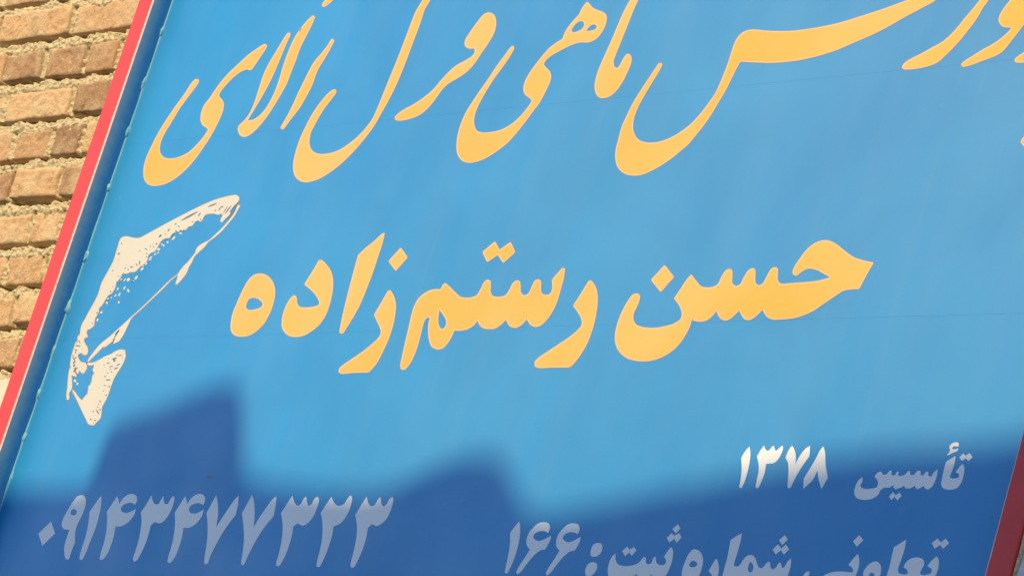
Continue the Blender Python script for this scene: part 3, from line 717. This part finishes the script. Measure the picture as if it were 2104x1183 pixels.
belly = tP("1920,290 1945,315 1900,400 1820,540 1700,690 1560,850 1400,990 1280,1080") + \
    tV("1100,380 980,490 900,570 850,680 780,800 740,900 640,1040 520,1165! 500,1150! 540,1020 558,945! 420,1055") + \
    tR("2100,185 1800,470 1600,660 1440,800 1400,850 1330,990") + \
    tS("1350,160 1250,310! 1200,330 1130,375! 1150,270! 1100,320 950,440! 910,430! 850,500 740,610 640,710 585,750! 620,670 700,560 820,410 940,300 1080,190 1200,80") + \
    tR("1190,1000 1300,900 1420,790 1600,630 1800,440 2100,145") + \
    tV("420,1030 555,925 600,860 680,760 760,680 850,570 910,490 940,400 1000,340 1120,270 1180,245 1300,140") + \
    tP("1550,800 1660,680 1780,530 1855,400 1890,310")
glyph('fish_belly', belly, (), 'fish', fish)
tail = tS("580,745! 700,745 820,700 960,620 1080,570 1180,510 1270,480 1375,485! 1380,560! 1395,590! 1340,750 1240,920 1150,1070") + \
    tU("1080,250 1010,450 900,660! 890,760 870,880 780,980 720,1040 660,1025! 620,1025! 560,900 460,690 370,500 310,380 270,290! 330,330 400,430 480,520! 560,420! 600,380 590,350! 620,300! 605,225! 650,210! 680,130") + \
    tS("700,1020 740,960! 690,900! 720,860 730,790! 650,810 600,790")
glyph('fish_tail', tail, (), 'fish', fish)
def dash(f, x0, y0, x1, y1, w):
    (ax, ay), (bx, by) = [p[:2] for p in f(f"{x0},{y0} {x1},{y1}")]; w = w / 10.02
    d = np.array([bx - ax, by - ay]); L = max(.1, np.linalg.norm(d)); d /= L; n = np.array([-d[1], d[0]]) * w / 2
    a = np.array([ax, ay]); b = np.array([bx, by])
    return [tuple(a), tuple(a * .7 + b * .3 + n), tuple(a * .3 + b * .7 + n), tuple(b), tuple(a * .3 + b * .7 - n), tuple(a * .7 + b * .3 - n)]
marks = [(tP, v) for v in ((710, 640, 1080, 440, 34), (1270, 355, 1470, 270, 26), (1410, 440, 1440, 410, 24), (1490, 440, 1540, 350, 22), (1530, 350, 1600, 350, 24), (1580, 490, 1690, 330, 14), (1620, 500, 1760, 320, 22),
    (1650, 610, 1850, 400, 26), (1730, 450, 1900, 255, 30), (1070, 550, 1130, 460, 24), (950, 640, 960, 670, 26), (1110, 600, 1140, 610, 26), (590, 720, 630, 690, 24), (650, 735, 690, 770, 24), (440, 860, 490, 800, 24), (265, 975, 320, 920, 26), (385, 900, 400, 920, 24), (600, 830, 640, 870, 26), (680, 830, 750, 850, 30), (530, 920, 590, 900, 26), (390, 1040, 440, 1000, 24), (200, 1120, 230, 1100, 24), (510, 1000, 540, 940, 22), (760, 850, 790, 810, 18))]
marks += [(tQ, v) for v in ((480, 305, 515, 305, 26), (415, 520, 470, 505, 34), (430, 650, 440, 640, 26), (305, 865, 330, 850, 28), (970, 400, 1035, 440, 22), (865, 465, 885, 450, 26), (1000, 520, 1030, 500, 24), (860, 740, 880, 650, 28), (790, 710, 830, 770, 22), (670, 790, 740, 780, 28), (630, 860, 640, 820, 22), (560, 820, 590, 800, 22), (590, 750, 605, 745, 22), (1080, 370, 1100, 350, 24), (1150, 385, 1170, 360, 24), (1205, 320, 1230, 300, 26), (1270, 170, 1320, 125, 24), (420, 975, 440, 965, 24), (1000, 600, 1010, 560, 20), (640, 960, 700, 1010, 30), (1120, 320, 1140, 330, 20))]
marks += [(tR, v) for v in ((1010, 190, 1030, 185, 26), (960, 300, 990, 280, 26), (940, 400, 950, 350, 26), (680, 735, 710, 710, 28), (590, 955, 610, 930, 26), (870, 470, 930, 450, 20), (1060, 1180, 1170, 1060, 22))]
marks += [(tS, v) for v in ((420, 200, 440, 90, 20), (370, 350, 390, 230, 18), (410, 280, 450, 360, 20), (335, 395, 460, 410, 24), (330, 490, 390, 480, 22), (350, 570, 360, 490, 18), (300, 690, 380, 630, 24), (300, 560, 305, 690, 18), (300, 780, 350, 690, 30), (300, 830, 350, 780, 34), (310, 870, 400, 860, 34), (330, 920, 360, 880, 34), (1140, 250, 1250, 70, 24), (1120, 310, 1160, 240, 32), (1090, 680, 1220, 650, 30), (1130, 680, 1170, 730, 46), (1020, 660, 1040, 655, 24), (990, 770, 1060, 745, 24), (925, 795, 955, 790, 22), (1170, 610, 1250, 570, 16), (1230, 620, 1320, 580, 18), (1315, 650, 1330, 640, 26), (1040, 840, 1130, 815, 22), (1180, 810, 1280, 770, 22), (1050, 890, 1085, 880, 24), (1130, 880, 1240, 850, 24), (1080, 940, 1110, 930, 28), (1000, 965, 1020, 945, 26), (940, 1045, 980, 1015, 22), (970, 1105, 1080, 1100, 26))]
marks += [(tU, v) for v in ((920, 210, 990, 220, 18), (1020, 235, 1070, 235, 26), (915, 320, 935, 335, 20), (950, 395, 1000, 430, 20), (840, 525, 880, 560, 26), (820, 610, 840, 590, 22), (795, 665, 820, 650, 24), (765, 700, 850, 820, 22), (840, 690, 870, 735, 24), (705, 730, 725, 765, 24), (655, 885, 680, 940, 24), (735, 910, 770, 950, 26), (710, 990, 730, 980, 24))]
for f, v in marks: glyph('fish_mark', dash(f, *v), (), 'mark', fish)
flecks = [(tR, v) for v in ((1100, 270, 1140, 200, 26), (1240, 250, 1280, 175, 28), (1330, 230, 1345, 310, 38), (1050, 400, 1100, 340, 24), (1130, 390, 1180, 310, 28), (980, 400, 1000, 430, 24), (1120, 510, 1165, 510, 44), (890, 450, 940, 420, 22), (885, 490, 910, 550, 34), (760, 740, 810, 690, 36), (685, 895, 725, 850, 40), (1400, 125, 1440, 70, 26), (1140, 125, 1170, 115, 26), (1195, 120, 1215, 110, 24))]
flecks += [(tQ, v) for v in ((1220, 430, 1300, 415, 46), (1160, 540, 1220, 500, 26), (1235, 505, 1270, 475, 30), (1055, 625, 1140, 560, 26), (1060, 650, 1120, 620, 24), (985, 740, 1025, 700, 34), (890, 860, 950, 790, 40), (770, 1050, 830, 960, 38), (700, 1120, 750, 1060, 30), (610, 1080, 670, 1010, 54), (540, 1080, 590, 1020, 26), (470, 1060, 510, 1020, 24), (440, 1130, 470, 1110, 24), (490, 1120, 515, 1110, 22), (1310, 330, 1340, 310, 30), (1340, 350, 1385, 340, 42), (1530, 235, 1610, 150, 34), (1430, 290, 1460, 260, 40), (1680, 95, 1750, 90, 30), (920, 770, 960, 755, 26))]
flecks += [(tU, v) for v in ((320, 90, 360, 150, 50), (370, 200, 410, 160, 42), (275, 330, 310, 400, 14))]
for f, v in flecks: glyph('fish_fleck', dash(f, *v), (), 'fleck', fish)
# small scuffs on the enamel
for pts in (T(*A_t, "1360,232! 1350,250 1338,265! 1340,252"), T(*I_t, "1450,362 1475,352 1505,362 1490,376 1462,376")):
    glyph('chip', pts, (), 'mark')


# ------------------------------------------------------------------ house across the street (casts the shadow)
HY = -3.95
cont = [(60, 1002), (150, 1003), (198, 994), (211, 945), (217, 895), (236, 868), (330, 836), (400, 806), (450, 788),
        (490, 790), (500, 850), (500, 910), (498, 958), (525, 982), (580, 996), (680, 1006), (760, 1008), (820, 992), (875, 966), (925, 944), (975, 932),
        (1018, 936), (1044, 962), (1058, 1000), (1080, 1040), (1120, 1055), (1200, 1042), (1300, 1020), (1400, 1000), (1500, 982),
        (1600, 958), (1700, 940), (1800, 926), (1950, 915), (2090, 900)]
prof = []
for p in cont:
    w = Vector(hit(*p)); s = (HY - w.y) / sun_dir.y; q = w + sun_dir * s; prof.append((q.x, q.z))
xl, xr_ = prof[0][0] - 2.2, prof[-1][0] + 2.2
prof = [(xl, 0.0), (xl, prof[0][1] - .1)] + prof + [(xr_, prof[-1][1]), (xr_, 0.0)]
house = empty('house', ((xl + xr_) / 2, HY, 0))
tag(house, 'plastered two storey house with a stepped parapet across the street', 'house')
n = len(prof)
V = [(x, HY, z) for x, z in prof] + [(x, HY - .3, z) for x, z in prof]
tri = tessellate_polygon([[Vector((x, z, 0)) for x, z in prof]])
F = [tuple(t) for t in tri] + [tuple(i + n for i in t) for t in tri] + [(i, (i + 1) % n, n + (i + 1) % n, n + i) for i in range(n)]
mesh_obj('facade', V, F, MHOU, house)
hz = min(z for x, z in prof[2:-2]) - .5
V, F = boxes([(xl, xl + .3, HY - 7, HY - .301, 0, hz), (xr_ - .3, xr_, HY - 7, HY - .301, 0, hz), (xl, xr_, HY - 7.3, HY - 7.001, 0, hz)])
mesh_obj('wall', V, F, MHOU, house)
V, F = boxes([(xl + .002, xr_ - .002, HY - 7.29, HY - .302, hz + .002, hz + .2)]); mesh_obj('roof', V, F, MHOU, house)
for zc in (1.0, 4.0):
    for i in range(4):
        x = xl + 1.4 + i * (xr_ - xl - 2.8) / 3
        if zc == 1.0 and i == 1:
            V, F = box(x - .5, x + .5, HY - .02, HY + .03, 0.0, 2.1); d = mesh_obj('door', V, F, MDOR, house)
            V, F = box(x + .38, x + .42, HY + .032, HY + .07, 1.0, 1.15); mesh_obj('handle', V, F, MPRI, d)
            continue
        V, F = box(x - .55, x + .55, HY - .02, HY + .02, zc, zc + 1.3); w = mesh_obj('window', V, F, MDRK, house)
        V, F = boxes([(x - .6, x + .6, HY - .02, HY + .08, zc - .08, zc - .002)]); mesh_obj('sill', V, F, MP, w)
